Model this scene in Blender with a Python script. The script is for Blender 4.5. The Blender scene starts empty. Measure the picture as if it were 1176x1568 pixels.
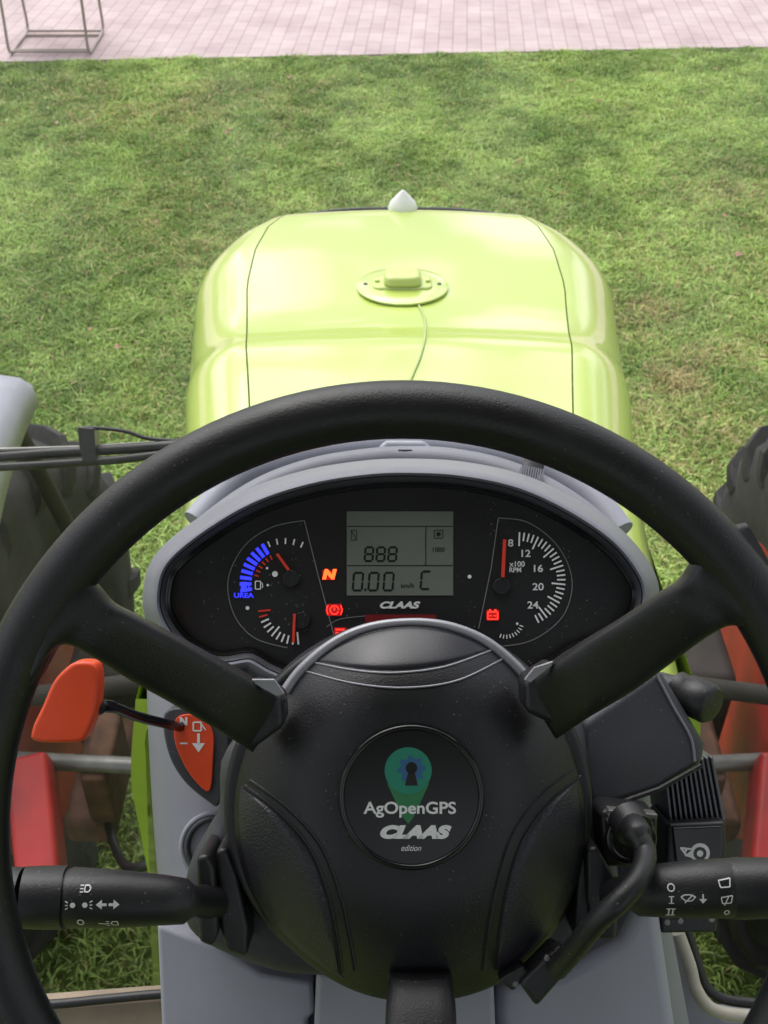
import bpy, bmesh, math, random
import numpy as np
from mathutils import Vector, Matrix
random.seed(7); rng=np.random.default_rng(7)
rad=math.radians
scene=bpy.context.scene
F=1700.0; P=rad(40)
CAM=Vector((0,0,2.5))
RX=Vector((1,0,0)); UY=Vector((0,math.sin(P),math.cos(P))); BZ=Vector((0,-math.cos(P),math.sin(P)))
D0=0.5247
ox=(616-588)/F*D0; oy=-(1275-784)/F*D0
# steering-column frame: x right, y up along the column face, z towards the driver, origin in the wheel centre
ORG=CAM+RX*ox+UY*oy-BZ*D0
M=Matrix(((RX.x,UY.x,BZ.x,ORG.x),(RX.y,UY.y,BZ.y,ORG.y),(RX.z,UY.z,BZ.z,ORG.z),(0,0,0,1)))
def L(px,py,d): return Vector(((px-588)/F*d-ox, -(py-784)/F*d-oy, D0-d))
def G(px,py,z=0.0):
    dep=P-math.atan((784-py)/F); h=2.5-z; Y=h/math.tan(dep)
    d=h*math.sin(P)+Y*math.cos(P)
    return Vector(((px-588)/F*d,Y,z))
def lin(r,g,b):
    f=lambda c:(c/255/12.92 if c/255<=0.04045 else ((c/255+0.055)/1.055)**2.4)
    return (f(r),f(g),f(b),1)
# ---------------- materials
def mat(name,col,rough=0.5,metal=0,coat=0,bump=0,bscale=900,bdist=0.0004,var=0.0,vscale=20,emit=None,estr=0,spec=0.5,rvar=0,dust=0):
    m=bpy.data.materials.new(name); m.use_nodes=True; nt=m.node_tree; b=nt.nodes['Principled BSDF']
    b.inputs['Base Color'].default_value=col; b.inputs['Roughness'].default_value=rough; b.inputs['Metallic'].default_value=metal
    b.inputs['Specular IOR Level'].default_value=spec
    if coat: b.inputs['Coat Weight'].default_value=coat; b.inputs['Coat Roughness'].default_value=0.06
    tc=nt.nodes.new('ShaderNodeTexCoord')
    if bump:
        n=nt.nodes.new('ShaderNodeTexNoise'); n.inputs['Scale'].default_value=bscale; n.inputs['Detail'].default_value=2
        bp=nt.nodes.new('ShaderNodeBump'); bp.inputs['Strength'].default_value=bump; bp.inputs['Distance'].default_value=bdist
        nt.links.new(tc.outputs['Object'],n.inputs['Vector']); nt.links.new(n.outputs['Fac'],bp.inputs['Height']); nt.links.new(bp.outputs['Normal'],b.inputs['Normal'])
    colout=None
    if var or rvar:
        n2=nt.nodes.new('ShaderNodeTexNoise'); n2.inputs['Scale'].default_value=vscale; n2.inputs['Detail'].default_value=6
        nt.links.new(tc.outputs['Object'],n2.inputs['Vector'])
        if var:
            r=nt.nodes.new('ShaderNodeValToRGB'); r.color_ramp.elements[0].position=0.3; r.color_ramp.elements[1].position=0.72
            r.color_ramp.elements[0].color=tuple(c*(1-var) for c in col[:3])+(1,)
            r.color_ramp.elements[1].color=tuple(min(1,c*(1+var)+0.004*var) for c in col[:3])+(1,)
            nt.links.new(n2.outputs['Fac'],r.inputs['Fac']); nt.links.new(r.outputs['Color'],b.inputs['Base Color']); colout=r.outputs['Color']
        if rvar:
            mr=nt.nodes.new('ShaderNodeMapRange'); mr.inputs['To Min'].default_value=max(0.02,rough-rvar); mr.inputs['To Max'].default_value=rough+rvar
            mr.inputs['From Min'].default_value=0.3; mr.inputs['From Max'].default_value=0.7
            nt.links.new(n2.outputs['Fac'],mr.inputs['Value']); nt.links.new(mr.outputs['Result'],b.inputs['Roughness'])
    if dust:
        vo=nt.nodes.new('ShaderNodeTexVoronoi'); vo.inputs['Scale'].default_value=260; nt.links.new(tc.outputs['Object'],vo.inputs['Vector'])
        r2=nt.nodes.new('ShaderNodeValToRGB'); r2.color_ramp.elements[0].position=.06; r2.color_ramp.elements[0].color=(dust,dust,dust,1); r2.color_ramp.elements[1].position=.16; r2.color_ramp.elements[1].color=(0,0,0,1)
        nt.links.new(vo.outputs['Distance'],r2.inputs['Fac'])
        n3=nt.nodes.new('ShaderNodeTexNoise'); n3.inputs['Scale'].default_value=45; nt.links.new(tc.outputs['Object'],n3.inputs['Vector'])
        r3=nt.nodes.new('ShaderNodeValToRGB'); r3.color_ramp.elements[0].position=.46; r3.color_ramp.elements[1].position=.62; nt.links.new(n3.outputs['Fac'],r3.inputs['Fac'])
        mu=nt.nodes.new('ShaderNodeMath'); mu.operation='MULTIPLY'; nt.links.new(r2.outputs['Color'],mu.inputs[0]); nt.links.new(r3.outputs['Color'],mu.inputs[1])
        mx=nt.nodes.new('ShaderNodeMixRGB'); mx.inputs[1].default_value=col; mx.inputs[2].default_value=(.35,.33,.3,1); nt.links.new(mu.outputs[0],mx.inputs[0])
        if colout: nt.links.new(colout,mx.inputs[1])
        nt.links.new(mx.outputs[0],b.inputs['Base Color'])
    if emit: b.inputs['Emission Color'].default_value=emit; b.inputs['Emission Strength'].default_value=estr
    return m
m_rim=mat('wheel_rubber',(0.007,0.007,0.0085,1),0.43,bump=0.6,bscale=1000,bdist=.0003,rvar=0.08,vscale=30,dust=.2)
m_pad=mat('hub_plastic',(0.009,0.009,0.012,1),0.42,bump=0.7,bscale=1000,bdist=.0003,rvar=0.08,vscale=25,var=.2,dust=.35)
m_lobe=mat('hub_lobe_plastic',(0.024,0.022,0.032,1),0.38,bump=1,bscale=800,bdist=0.0006,dust=.2)
m_gloss=mat('gloss_black',(0.006,0.006,0.007,1),0.2)
m_cap=mat('cap_satin_black',(0.007,0.007,0.012,1),0.33,bump=.3,bscale=1000,bdist=.0002)
m_trim=mat('silver_trim',lin(150,150,156),0.42,metal=0.4)
m_grey=mat('console_grey',lin(122,123,133),0.5,bump=0.5,bscale=1000,bdist=.0003,var=0.1,vscale=9,dust=.3)
m_grey2=mat('console_light_grey',lin(154,155,167),0.5,bump=0.4,bscale=1000,bdist=.0003,var=0.08,vscale=9,dust=.3)
m_dgrey=mat('shroud_dark_grey',lin(62,63,69),0.5,bump=0.6,bscale=1000,bdist=.0003,var=0.15,vscale=12,dust=.4)
m_black=mat('black_plastic',(0.012,0.012,0.014,1),0.45,bump=0.5,bscale=1000,bdist=.0003,var=.25,vscale=30,dust=.35)
m_glass=mat('cluster_face',lin(40,40,42),0.3,rvar=0.02,vscale=60,var=.04,dust=.6)
m_line=mat('print_line',lin(120,120,122),0.5)
m_groove=mat('groove_dark',(0.004,0.004,0.005,1),0.8)
m_seam=mat('panel_gap',lin(112,130,52),0.8)
m_white=mat('print_white',lin(225,225,225),0.5)
m_whiteE=mat('print_white_lit',lin(200,200,200),0.5,emit=(1,1,1,1),estr=0.12)
m_lcd=mat('lcd_glass',lin(112,117,110),0.3,var=0.08,vscale=12,dust=.3)
m_lcdd=mat('lcd_segment',lin(28,32,30),0.4)
m_blueE=mat('blue_led',(0.02,0.02,0.6,1),0.4,emit=(0.03,0.04,1,1),estr=1.5)
m_redE=mat('red_led',(0.7,0.02,0.01,1),0.4,emit=(1,0.03,0.02,1),estr=2.4)
m_orE=mat('orange_led',(0.9,0.12,0.01,1),0.4,emit=(1,0.10,0.02,1),estr=2.8)
m_redglow=mat('red_lens',(0.12,0.005,0.005,1),0.4,emit=(0.6,0.01,0.01,1),estr=0.7)
m_redbar=mat('red_label',lin(120,22,26),0.5)
m_needle=mat('needle_red',lin(190,45,30),0.5,emit=(0.7,0.06,0.03,1),estr=0.15)
m_orange=mat('orange_plastic',lin(224,74,32),0.42,var=0.08,bump=.3,bscale=800)
m_hood=mat('lime_paint',lin(188,208,96),0.32,coat=1.0,var=0.04,vscale=3)
m_gps=mat('receiver_housing',lin(196,212,120),0.45,coat=.3)
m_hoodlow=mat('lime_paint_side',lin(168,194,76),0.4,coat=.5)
m_tyre=mat('tyre_rubber',lin(48,46,49),0.85,var=0.4,vscale=14,bump=.4,bscale=80,bdist=.003)
m_redrim=mat('red_paint',lin(168,30,34),0.5,var=0.35,vscale=9)
m_steel=mat('steel_grey',lin(120,118,116),0.45,metal=0.6,var=0.3,vscale=20)
m_fender=mat('fender_grey',lin(150,150,164),0.5,var=.08)
m_alu=mat('aluminium',lin(92,92,98),0.42,metal=0.5,bump=.2)
m_rubseal=mat('seal_grey',lin(172,166,152),0.55,var=.15)
m_tan=mat('tan_trim',lin(140,125,108),0.7,var=.2)
m_teal=mat('logo_teal',lin(30,130,105),0.5)
m_green=mat('logo_green',lin(45,120,75),0.5)
m_blue=mat('logo_blue',lin(45,95,140),0.5)
m_dark=mat('chassis_dark',lin(50,45,44),0.8,var=.6,vscale=8)
m_rust=mat('rusty_steel',lin(98,66,52),0.8,var=.5,vscale=25)
m_ornament=mat('ornament_white',lin(240,240,240),0.25)
# ---------------- builders
def group(name,frame=True,loc=None):
    e=bpy.data.objects.new(name,None); scene.collection.objects.link(e); e.empty_display_size=.05
    e.matrix_world=M if frame else (Matrix.Translation(loc) if loc else Matrix.Identity(4))
    return e
def mk(name,verts,faces,m,parent,smooth=True,bevel=0,seg=3,sharp=35,mats=None,fm=None,subsurf=0):
    me=bpy.data.meshes.new(name); me.from_pydata([tuple(v) for v in verts],[],faces)
    me.materials.append(m)
    if mats:
        for x in mats: me.materials.append(x)
    if fm: me.polygons.foreach_set('material_index',fm)
    bm=bmesh.new(); bm.from_mesh(me); bmesh.ops.recalc_face_normals(bm,faces=bm.faces); bm.to_mesh(me); bm.free()
    if smooth:
        me.polygons.foreach_set('use_smooth',[True]*len(me.polygons))
        me.set_sharp_from_angle(angle=rad(sharp))
    o=bpy.data.objects.new(name,me); scene.collection.objects.link(o); o.parent=parent
    if bevel:
        b=o.modifiers.new('b','BEVEL'); b.width=bevel; b.segments=seg; b.limit_method='ANGLE'; b.angle_limit=rad(40); b.harden_normals=True
    if subsurf:
        s=o.modifiers.new('s','SUBSURF'); s.levels=subsurf; s.render_levels=subsurf
    return o
def cat(pts,n=8,closed=False):
    out=[]; N=len(pts); pts=[tuple(p) for p in pts]
    rngi=range(N) if closed else range(N-1)
    for i in rngi:
        if closed: a,b,c,d=pts[(i-1)%N],pts[i],pts[(i+1)%N],pts[(i+2)%N]
        else: a,b,c,d=pts[max(i-1,0)],pts[i],pts[i+1],pts[min(i+2,N-1)]
        for k in range(n):
            t=k/n
            out.append(tuple(0.5*((2*b[j])+(-a[j]+c[j])*t+(2*a[j]-5*b[j]+4*c[j]-d[j])*t*t+(-a[j]+3*b[j]-3*c[j]+d[j])*t**3) for j in range(len(b))))
    if not closed: out.append(pts[-1])
    return out
def prism(name,pts,d,t,m,parent,bevel=0.002,smoothpts=0,seg=3,dl=None):
    if smoothpts: pts=cat(pts,smoothpts,True)
    n=len(pts)
    if dl is None: f=[L(x,y,d) for x,y in pts]
    else: f=[L(p[0],p[1],dl(p)) for p in pts]
    b=[v-Vector((0,0,t)) for v in f]
    faces=[list(range(n)),list(range(2*n-1,n-1,-1))]+[[i,i+n,(i+1)%n+n,(i+1)%n] for i in range(n)]
    return mk(name,f+b,faces,m,parent,bevel=bevel,seg=seg)
def tube(name,pts,r,m,parent,n=14,flat=1.0,closed=False,capr=True):
    pts=[Vector(p) for p in pts]; N=len(pts)
    rs=r if isinstance(r,(list,tuple)) else [r]*N
    verts=[];faces=[]
    t0=(pts[1]-pts[0]).normalized(); ref=Vector((0,0,1)) if abs(t0.z)<.9 else Vector((0,1,0))
    nrm=t0.cross(ref).normalized()
    for i in range(N):
        a=pts[(i-1)%N] if closed or i>0 else pts[0]; b=pts[(i+1)%N] if closed or i<N-1 else pts[-1]
        t=(b-a).normalized(); nrm=(nrm-t*nrm.dot(t)).normalized(); bi=t.cross(nrm)
        for k in range(n):
            an=2*math.pi*k/n; verts.append(pts[i]+(nrm*math.cos(an)+bi*math.sin(an)*flat)*rs[i])
    for i in range(N if closed else N-1):
        j=(i+1)%N
        for k in range(n): faces.append([i*n+k,i*n+(k+1)%n,j*n+(k+1)%n,j*n+k])
    if not closed: faces+= [list(range(n)),[ (N-1)*n+k for k in range(n)]]
    return mk(name,verts,faces,m,parent,sharp=50)
def loftpairs(name,pairs,m,parent,n=24,e=0.55,sub=6):
    """pairs: (ux,uy,lx,ly,depth,thick)"""
    ps=cat(pairs,sub); verts=[];faces=[]
    for (ux,uy,lx,ly,d,t) in ps:
        u=L(ux,uy,d); l=L(lx,ly,d); c=(u+l)/2; h=(u-l)/2
        for k in range(n):
            a=2*math.pi*k/n; ca,sa=math.cos(a),math.sin(a)
            verts.append(c+h*(math.copysign(abs(ca)**e,ca))+Vector((0,0,1))*t/2*math.copysign(abs(sa)**e,sa))
    N=len(ps)
    for i in range(N-1):
        for k in range(n): faces.append([i*n+k,i*n+(k+1)%n,(i+1)*n+(k+1)%n,(i+1)*n+k])
    faces+=[list(range(n)),[(N-1)*n+k for k in range(n)]]
    return mk(name,verts,faces,m,parent,sharp=60)
def plates(name,polys,d,m,parent,fn=None):
    v=[];f=[]
    for p in polys:
        s=len(v); v+= [ (fn(x,y) if fn else L(x,y,d)) for x,y in p]; f.append(list(range(s,s+len(p))))
    return mk(name,v,f,m,parent,smooth=False)
def rect(x0,y0,x1,y1): return [(x0,y0),(x1,y0),(x1,y1),(x0,y1)]
def lineq(x0,y0,x1,y1,w):
    dx,dy=x1-x0,y1-y0; l=math.hypot(dx,dy); nx,ny=-dy/l*w/2,dx/l*w/2
    return [(x0+nx,y0+ny),(x1+nx,y1+ny),(x1-nx,y1-ny),(x0-nx,y0-ny)]
def polyline(pts,w): return [lineq(*pts[i],*pts[i+1],w) for i in range(len(pts)-1)]
def text(body,px,py,d,cap,m,parent,shear=0,off=0,rot=0,align='CENTER',sx=1.0):
    cu=bpy.data.curves.new('label_'+body,'FONT'); cu.body=body; cu.size=cap*d/F/0.69; cu.shear=shear; cu.offset=off
    cu.align_x=align; cu.align_y='CENTER'; cu.extrude=0.00005; cu.materials.append(m)
    o=bpy.data.objects.new('label_'+body.lower(),cu); scene.collection.objects.link(o); o.parent=parent
    o.location=L(px,py,d); o.rotation_euler=(0,0,rad(rot)); o.scale=(sx,1,1)
    return o
# =============== STEERING WHEEL
sw=group('steering_wheel')
ring=[Vector((0.2*math.cos(a),0.2*math.sin(a),0)) for a in np.linspace(0,2*math.pi,145)[:-1]]
tube('rim',ring,0.0139,m_rim,sw,n=28,closed=True)
loftpairs('spoke_left',[(70,880,0,1085,.5247,.010),(112,868,52,1050,.5247,.020),(146,893,78,1002,.5255,.020),(172,922,104,986,.528,.019),(205,940,142,1003,.532,.019),(270,974,205,1042,.545,.019),(330,1007,268,1077,.558,.02),(392,1040,345,1122,.574,.022),(440,1068,388,1150,.592,.02)],m_rim,sw)
loftpairs('spoke_right',[(1140,800,1250,1000,.5247,.010),(1092,815,1190,1010,.5247,.020),(1062,856,1152,972,.5255,.020),(1042,886,1118,957,.528,.019),(1010,908,1080,974,.532,.019),(950,948,1020,1018,.545,.019),(900,978,965,1058,.558,.02),(846,1014,897,1098,.574,.022),(800,1045,850,1130,.592,.02)],m_rim,sw)
loftpairs('spoke_bottom',[(597,1488,690,1488,.605,.02),(594,1510,694,1510,.598,.022),(590,1560,699,1560,.585,.02),(588,1680,700,1680,.56,.02),(560,1830,720,1830,.53,.02),(530,1920,760,1920,.5247,.012)],m_pad,sw)
hx,hy=628,1235
hub_out=cat([(630,948),(690,955),(745,978),(790,1015),(815,1046),(838,1080),(862,1120),(880,1165),(893,1220),(895,1290),(880,1360),(845,1430),(790,1488),(720,1522),(640,1533),(560,1522),(490,1487),(425,1430),(382,1360),(362,1290),(358,1235),(366,1180),(386,1125),(408,1088),(432,1060),(460,1022),(510,980),(565,956)],10,True)
ang=np.array([math.atan2(-(y-hy),x-hx) for x,y in hub_out]); rr=np.array([math.hypot(x-hx,y-hy) for x,y in hub_out])
od=np.argsort(ang); ang=ang[od]; rr=rr[od]
def Rout(a): return float(np.interp(a,ang,rr,period=2*math.pi))
def hdep(s): return 0.588+0.034*max(0,(s-0.38)/0.62)**2.3
def hsurf(px,py,lift=0.0):
    a=math.atan2(-(py-hy),px-hx); s=math.hypot(px-hx,py-hy)/Rout(a); return L(px,py,hdep(min(s,1))-lift)
N=128; S=[0.0,.15,.3,.38,.45,.52,.6,.68,.75,.82,.88,.93,.965,.985,1.0]
v=[L(hx,hy,hdep(0))];f=[]
for s in S[1:]:
    for k in range(N):
        a=2*math.pi*k/N; r=Rout(a)*s; v.append(L(hx+r*math.cos(a),hy-r*math.sin(a),hdep(s)))
for off,dd in ((1.005,.626),(1.0,.65)):
    for k in range(N):
        a=2*math.pi*k/N; r=Rout(a)*off; v.append(L(hx+r*math.cos(a),hy-r*math.sin(a),dd))
for k in range(N): f.append([0,1+k,1+(k+1)%N])
for i in range(len(S)):
    for k in range(N): f.append([1+i*N+k,1+(i+1)*N+k,1+(i+1)*N+(k+1)%N,1+i*N+(k+1)%N])
mk('hub_pad',v,f,m_pad,sw,sharp=50)
def circ(cx,cy,r,n=64,a0=0,a1=360): return [(cx+r*math.cos(rad(a0+(a1-a0)*i/n)),cy-r*math.sin(rad(a0+(a1-a0)*i/n))) for i in range(n)]
prism('hub_base_ring',circ(625,1238,284,96),.624,.03,m_black,sw,bevel=.004)
prism('spoke_joint_left',[(386,1043),(432,1066),(436,1112),(390,1146),(352,1136),(345,1114)],.5785,.03,m_pad,sw,bevel=.004,seg=4)
prism('spoke_joint_right',[(848,1016),(802,1044),(804,1090),(858,1116),(888,1110),(896,1090)],.5785,.03,m_pad,sw,bevel=.004,seg=4)
ta=[]
for i in range(60):
    a=rad(137-(137-45)*i/59); ta.append(hsurf(hx+Rout(a)*.985*math.cos(a),hy-Rout(a)*.985*math.sin(a),.001))
tube('trim_arc',ta,[0.0022+0.0012*abs(i/59-.5)*2 for i in range(60)],m_trim,sw,n=10)
for nm,pp in (('trim_end_left',[(420,1040),(436,1063),(424,1067),(388,1047),(384,1040)]),('trim_end_right',[(818,1022),(848,1012),(846,1020),(812,1046),(802,1042)])):
    prism(nm,pp,.568,.003,m_trim,sw,bevel=.0008)
def grid(name,fn,nu,nv,m,parent):
    v=[fn(i/nu,j/nv) for i in range(nu+1) for j in range(nv+1)]
    f=[[i*(nv+1)+j,(i+1)*(nv+1)+j,(i+1)*(nv+1)+j+1,i*(nv+1)+j+1] for i in range(nu) for j in range(nv)]
    return mk(name,v,f,m,parent)
def interp(pts,t):
    q=cat(pts,12); i=t*(len(q)-1); k=min(int(i),len(q)-2); w=i-k
    return tuple(q[k][j]*(1-w)+q[k+1][j]*w for j in range(2))
def outat(px,py,s):
    a=math.atan2(-(py-hy),px-hx); r=Rout(a)*s; return (hx+r*math.cos(a),hy-r*math.sin(a))
smile=[(462,1026),(540,1046),(620,1053),(700,1042),(772,1008)]
smile2=[(474,1013),(540,1026),(606,1030),(680,1021),(752,996)]
def fn(u,w):
    x,y=interp(smile2,u)
    tx,ty=outat(x,950,.955)
    px=x+(tx-x)*w; py=y-4+(ty-y+4)*w
    e=min(u,1-u,w,1-w); return hsurf(px,py,.0007*min(1,e*12)+.0001)
grid('gloss_cap',fn,40,14,m_cap,sw)
for nm,c in (('smile_line',smile),('smile_line_upper',smile2)):
    tube(nm,[hsurf(x,y,.0003) for x,y in cat(c,8)],.0005,m_trim,sw,n=6)
gl=[[(372,1204),(425,1245),(472,1300),(500,1370),(515,1440),(522,1490)],[(380,1196),(440,1240),(490,1298),(518,1370),(534,1440),(542,1486)]]
gr=[[(886,1190),(838,1232),(800,1285),(778,1350),(765,1420),(758,1482)],[(876,1178),(824,1222),(784,1278),(760,1350),(746,1420),(738,1484)]]
for i,c in enumerate(gl+gr):
    tube('seam_%d'%i,[hsurf(x,y,.0001) for x,y in cat(c,8)],.0007,m_groove,sw,n=6)
    tube('seam_lip_%d'%i,[hsurf(x+3,y-1.8,-.0001) for x,y in cat(c,8)],.0007,m_lobe,sw,n=6)
for nm,c in (('lobe_left',gl[0]),('lobe_right',gr[0])):
    def fn(u,w,c=c):
        x,y=interp(c,u)
        if c is gl[0]: x-=3
        else: x+=3
        sgn=-1 if c is gl[0] else 1
        if sgn<0: a=rad(174+(250-174)*u)
        else: a=rad(8+(-64-8)*u)
        r=Rout(a)*.972; tx,ty=hx+r*math.cos(a),hy-r*math.sin(a)
        e=min(u,1-u,w,1-w); return hsurf(x+(tx-x)*w,y+(ty-y)*w,.0022*min(1,e*9)+.0001)
    grid(nm,fn,40,16,m_lobe,sw)
def disc(name,cx,cy,r,d,t,m,parent,bev=.0006,n=72): return prism(name,circ(cx,cy,r,n),d,t,m,parent,bevel=bev)
tube('badge_bezel',[L(x,y,.5865) for x,y in circ(630,1221,107,80)],.0017,m_gloss,sw,n=10,closed=True)
disc('badge_disc',630,1221,104,.5865,.003,m_gloss,sw)
bd=.5862
plates('badge_pin_lower',[[(593,1200),(600,1196),(650,1196),(657,1200),(634,1250),(625,1262),(616,1250)]],bd,m_green,sw)
plates('badge_pin',[circ(625,1180,36,40)],bd-.00006,m_teal,sw)
gear=[]
for i in range(32):
    r=22 if (i%4)<2 else 17; a=2*math.pi*i/32; gear.append((630+r*math.cos(a),1178-r*math.sin(a)))
plates('badge_gear',[gear],bd-.00012,m_blue,sw)
plates('badge_gear_hole',[circ(630,1176,9,24),[(626,1178),(634,1178),(640,1203),(620,1203)]],bd-.00018,m_gloss,sw)
text('AgOpenGPS',628,1238,bd-.0002,17.5,m_white,sw,off=.00018,sx=1.12*144/148)
text('CLAAS',632,1275,bd-.0002,17,m_white,sw,shear=.3,off=.0007,sx=1.4)
text('edition',629,1299,bd-.0002,9,m_white,sw,shear=.3,sx=.85)
# =============== INSTRUMENT CLUSTER
ic=group('instrument_cluster')
clu=cat([(263,906),(276,872),(330,828),(400,788),(480,762),(560,749),(625,746),(700,750),(780,766),(850,796),(918,840),(955,882),(966,914),(950,948),(915,968),(870,985),(830,1010),(760,1035),(620,1042),(480,1030),(425,1012),(385,992),(335,996),(290,972),(266,938)],8,True)
def offs(pts,o):
    n=len(pts); out=[]
    for i in range(n):
        x0,y0=pts[(i-2)%n]; x1,y1=pts[(i+2)%n]; dx,dy=x1-x0,y1-y0; l=math.hypot(dx,dy)
        out.append((pts[i][0]+dy/l*o,pts[i][1]-dx/l*o))
    return out
def ringloft(name,rings,m,parent,sharp=40):
    n=len(rings[0]); v=[p for r in rings for p in r]
    f=[[i*n+k,(i+1)*n+k,(i+1)*n+(k+1)%n,i*n+(k+1)%n] for i in range(len(rings)-1) for k in range(n)]
    return mk(name,v,f,m,parent,sharp=sharp)
R_=lambda o,d:[L(x,y,d) for x,y in offs(clu,o)]
plates('face',[clu],.74,m_glass,ic)
ringloft('inner_bezel',[R_(-1,.7395),R_(2,.735),R_(5,.7345),R_(6,.731),R_(9,.7305)],m_gloss,ic,20)
ringloft('bezel_step',[R_(8,.732),R_(10,.727),R_(16,.7245),R_(19,.726)],m_dgrey,ic,60)
ringloft('binnacle_lip',[R_(17,.728),R_(19,.7225),R_(22,.7205),R_(26,.7215),R_(30,.727),R_(33,.745),R_(37,.78),R_(44,.83)],m_grey,ic,60)
cd=.7394
prism('lcd_screen',rect(531,783,694,912),cd,.001,m_lcd,ic,bevel=.0002)
dl=cd-.0002
pl=[lineq(532,806,693,806,1.3),lineq(652,806,652,866,1.3),lineq(532,866,693,866,1.3)]
SEG={'8':'abcdefg','0':'abcdef','C':'adef'}
def seg7(ch,x,y,w,h,sh=.08,t=3.2):
    q=[]; g=1.0
    def T(a,b): return (x+a+(h/2-b)*sh,y+b)
    ln={'a':((g,0),(w-g,0)),'g':((g,h/2),(w-g,h/2)),'d':((g,h),(w-g,h)),'f':((0,g),(0,h/2-g)),'b':((w,g),(w,h/2-g)),'e':((0,h/2+g),(0,h-g)),'c':((w,h/2+g),(w,h-g))}
    for s in SEG[ch]:
        (a,b),(c,d)=ln[s]; p=T(a,b); r=T(c,d); q.append(lineq(*p,*r,t))
    return q
for i in range(3): pl+=seg7('8',559+18*i,838,12,21)
pl+=seg7('0',541,877,14,27)+seg7('0',565,877,14,27)+seg7('0',588,877,14,27)+seg7('C',645,875,14,27)+[rect(558,901,561,905)]
pl+=polyline([(538,812),(546,812),(546,827),(538,827),(538,812),(546,827)],1)+polyline([(665,812),(678,812),(678,824),(665,824),(665,812)],1)+[circ(671.5,818,3.5,12)]
plates('lcd_segments',pl,dl,m_lcdd,ic)
text('1000',671,842,dl,7,m_lcdd,ic); text('km/h',624,897,dl,7,m_lcdd,ic)
text('CLAAS',610,927,cd-.0002,9.5,m_white,ic,shear=.3,off=.0003,sx=1.45)
plates('red_label_bar',[rect(559,941,668,956)],cd-.0002,m_redbar,ic)
lp=polyline(cat([(466,797),(420,806),(380,830),(355,868),(349,905),(362,948),(392,978),(440,992)],6),1.6)+polyline([(466,797),(487,880),(512,975)],1.6)
lp+=polyline(cat([(763,793),(806,799),(845,826),(869,862),(876,900),(864,940),(836,968),(800,985),(740,992)],6),1.6)+polyline([(763,793),(752,870),(733,962)],1.6)
lp+=polyline(cat([(560,943),(520,948),(500,960)],4),1.2)
plates('printed_outlines',lp,cd-.0001,m_line,ic)
wt=[];bl=[];rd=[]
def tick(cx,cy,a,r0,r1,w): 
    c,s=math.cos(rad(a)),-math.sin(rad(a)); return lineq(cx+r0*c,cy+r0*s,cx+r1*c,cy+r1*s,w)
for i,a in enumerate(np.linspace(80,-72,27)): wt.append(tick(793,888,a+8,60 if i%4 else 52,73,2.4))
for i,a in enumerate(np.linspace(120,190,9)): bl.append(tick(436,893,a,51,69,5.2))
for i,a in enumerate(np.linspace(66,112,5)): wt.append(tick(436,893,a,60,69,2.2))
for i,a in enumerate(np.linspace(118,165,6)): rd.append(tick(436,893,a,41,48,2.4))
for i,a in enumerate(np.linspace(186,275,11)): (rd if i<2 else wt).append(tick(452,930,a,44 if i%5 else 38,57,2.6))
for i,a in enumerate(np.linspace(250,340,9)): wt.append(tick(775,950,a,22,28,1.5))
wt+=[circ(409,870,2,8),circ(410,896,2,8),circ(379,931,3,10),circ(719,883,3,10),circ(792,955,2,8)]
wt+=polyline([(391,890),(391,902),(399,902),(399,890),(391,890)],1.5)+polyline([(400,892),(402,894),(402,900)],1.2)
wt+=[circ(421,879,4.5,12),circ(466,951,2,8),circ(466,958,2,8)]
plates('gauge_ticks',wt,cd-.0002,m_whiteE,ic)
plates('fuel_lit_ticks',bl,cd-.0002,m_blueE,ic)
plates('urea_icon',[rect(369,891,378,903),rect(380,894,382,903)],cd-.0003,m_blueE,ic)
plates('gauge_red_ticks',rd,cd-.0002,m_needle,ic)
text('UREA',373,912,cd-.0003,7,m_blueE,ic,off=.0001,sx=1.2)
for s,x,y in (('8',782,832),('12',804,848),('16',823,871),('20',824,899),('24',816,927)): text(s,x,y,cd-.0003,10.5,m_white,ic,off=.00012,sx=1.15)
text('x100',792,864,cd-.0003,8,m_white,ic,off=.0001); text('RPM',789,873,cd-.0003,7,m_white,ic,off=.0001)
prism('tacho_needle',lineq(773,826,770,884,5),cd-.003,.001,m_needle,ic,bevel=.0002)
prism('fuel_needle',lineq(424,848,442,873,4),cd-.003,.001,m_needle,ic,bevel=.0002)
prism('temp_needle',lineq(451,940,449,984,4),cd-.003,.001,m_needle,ic,bevel=.0002)
for x,y in ((446,886),(462,950),(768,898)): disc('needle_hub',x,y,13,cd-.002,.002,m_black,ic,n=32)
text('N',503,880,cd-.0004,13,m_orE,ic,off=.0006,shear=.2,sx=1.25)
plates('lit_lens',[rect(494,873,513,888),rect(501,925,523,943),rect(745,934,764,950),rect(512,961,530,971)],cd-.0002,m_redglow,ic)
plates('warning_icons',polyline(circ(512,934,6.5,18),1.8)+polyline([(502,927),(500,934),(502,941)],1.8)+polyline([(522,927),(524,934),(522,941)],1.8)+[rect(511,930,513,935)]+polyline([(747,937),(762,937),(762,948),(747,948),(747,937)],2)+[rect(749,933,752,937),rect(757,933,760,937),rect(749,942,753,943.5),rect(756,942,760,943.5)]+[rect(514,963,527,965),rect(514,968,527,970)],cd-.0005,m_redE,ic)
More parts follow.
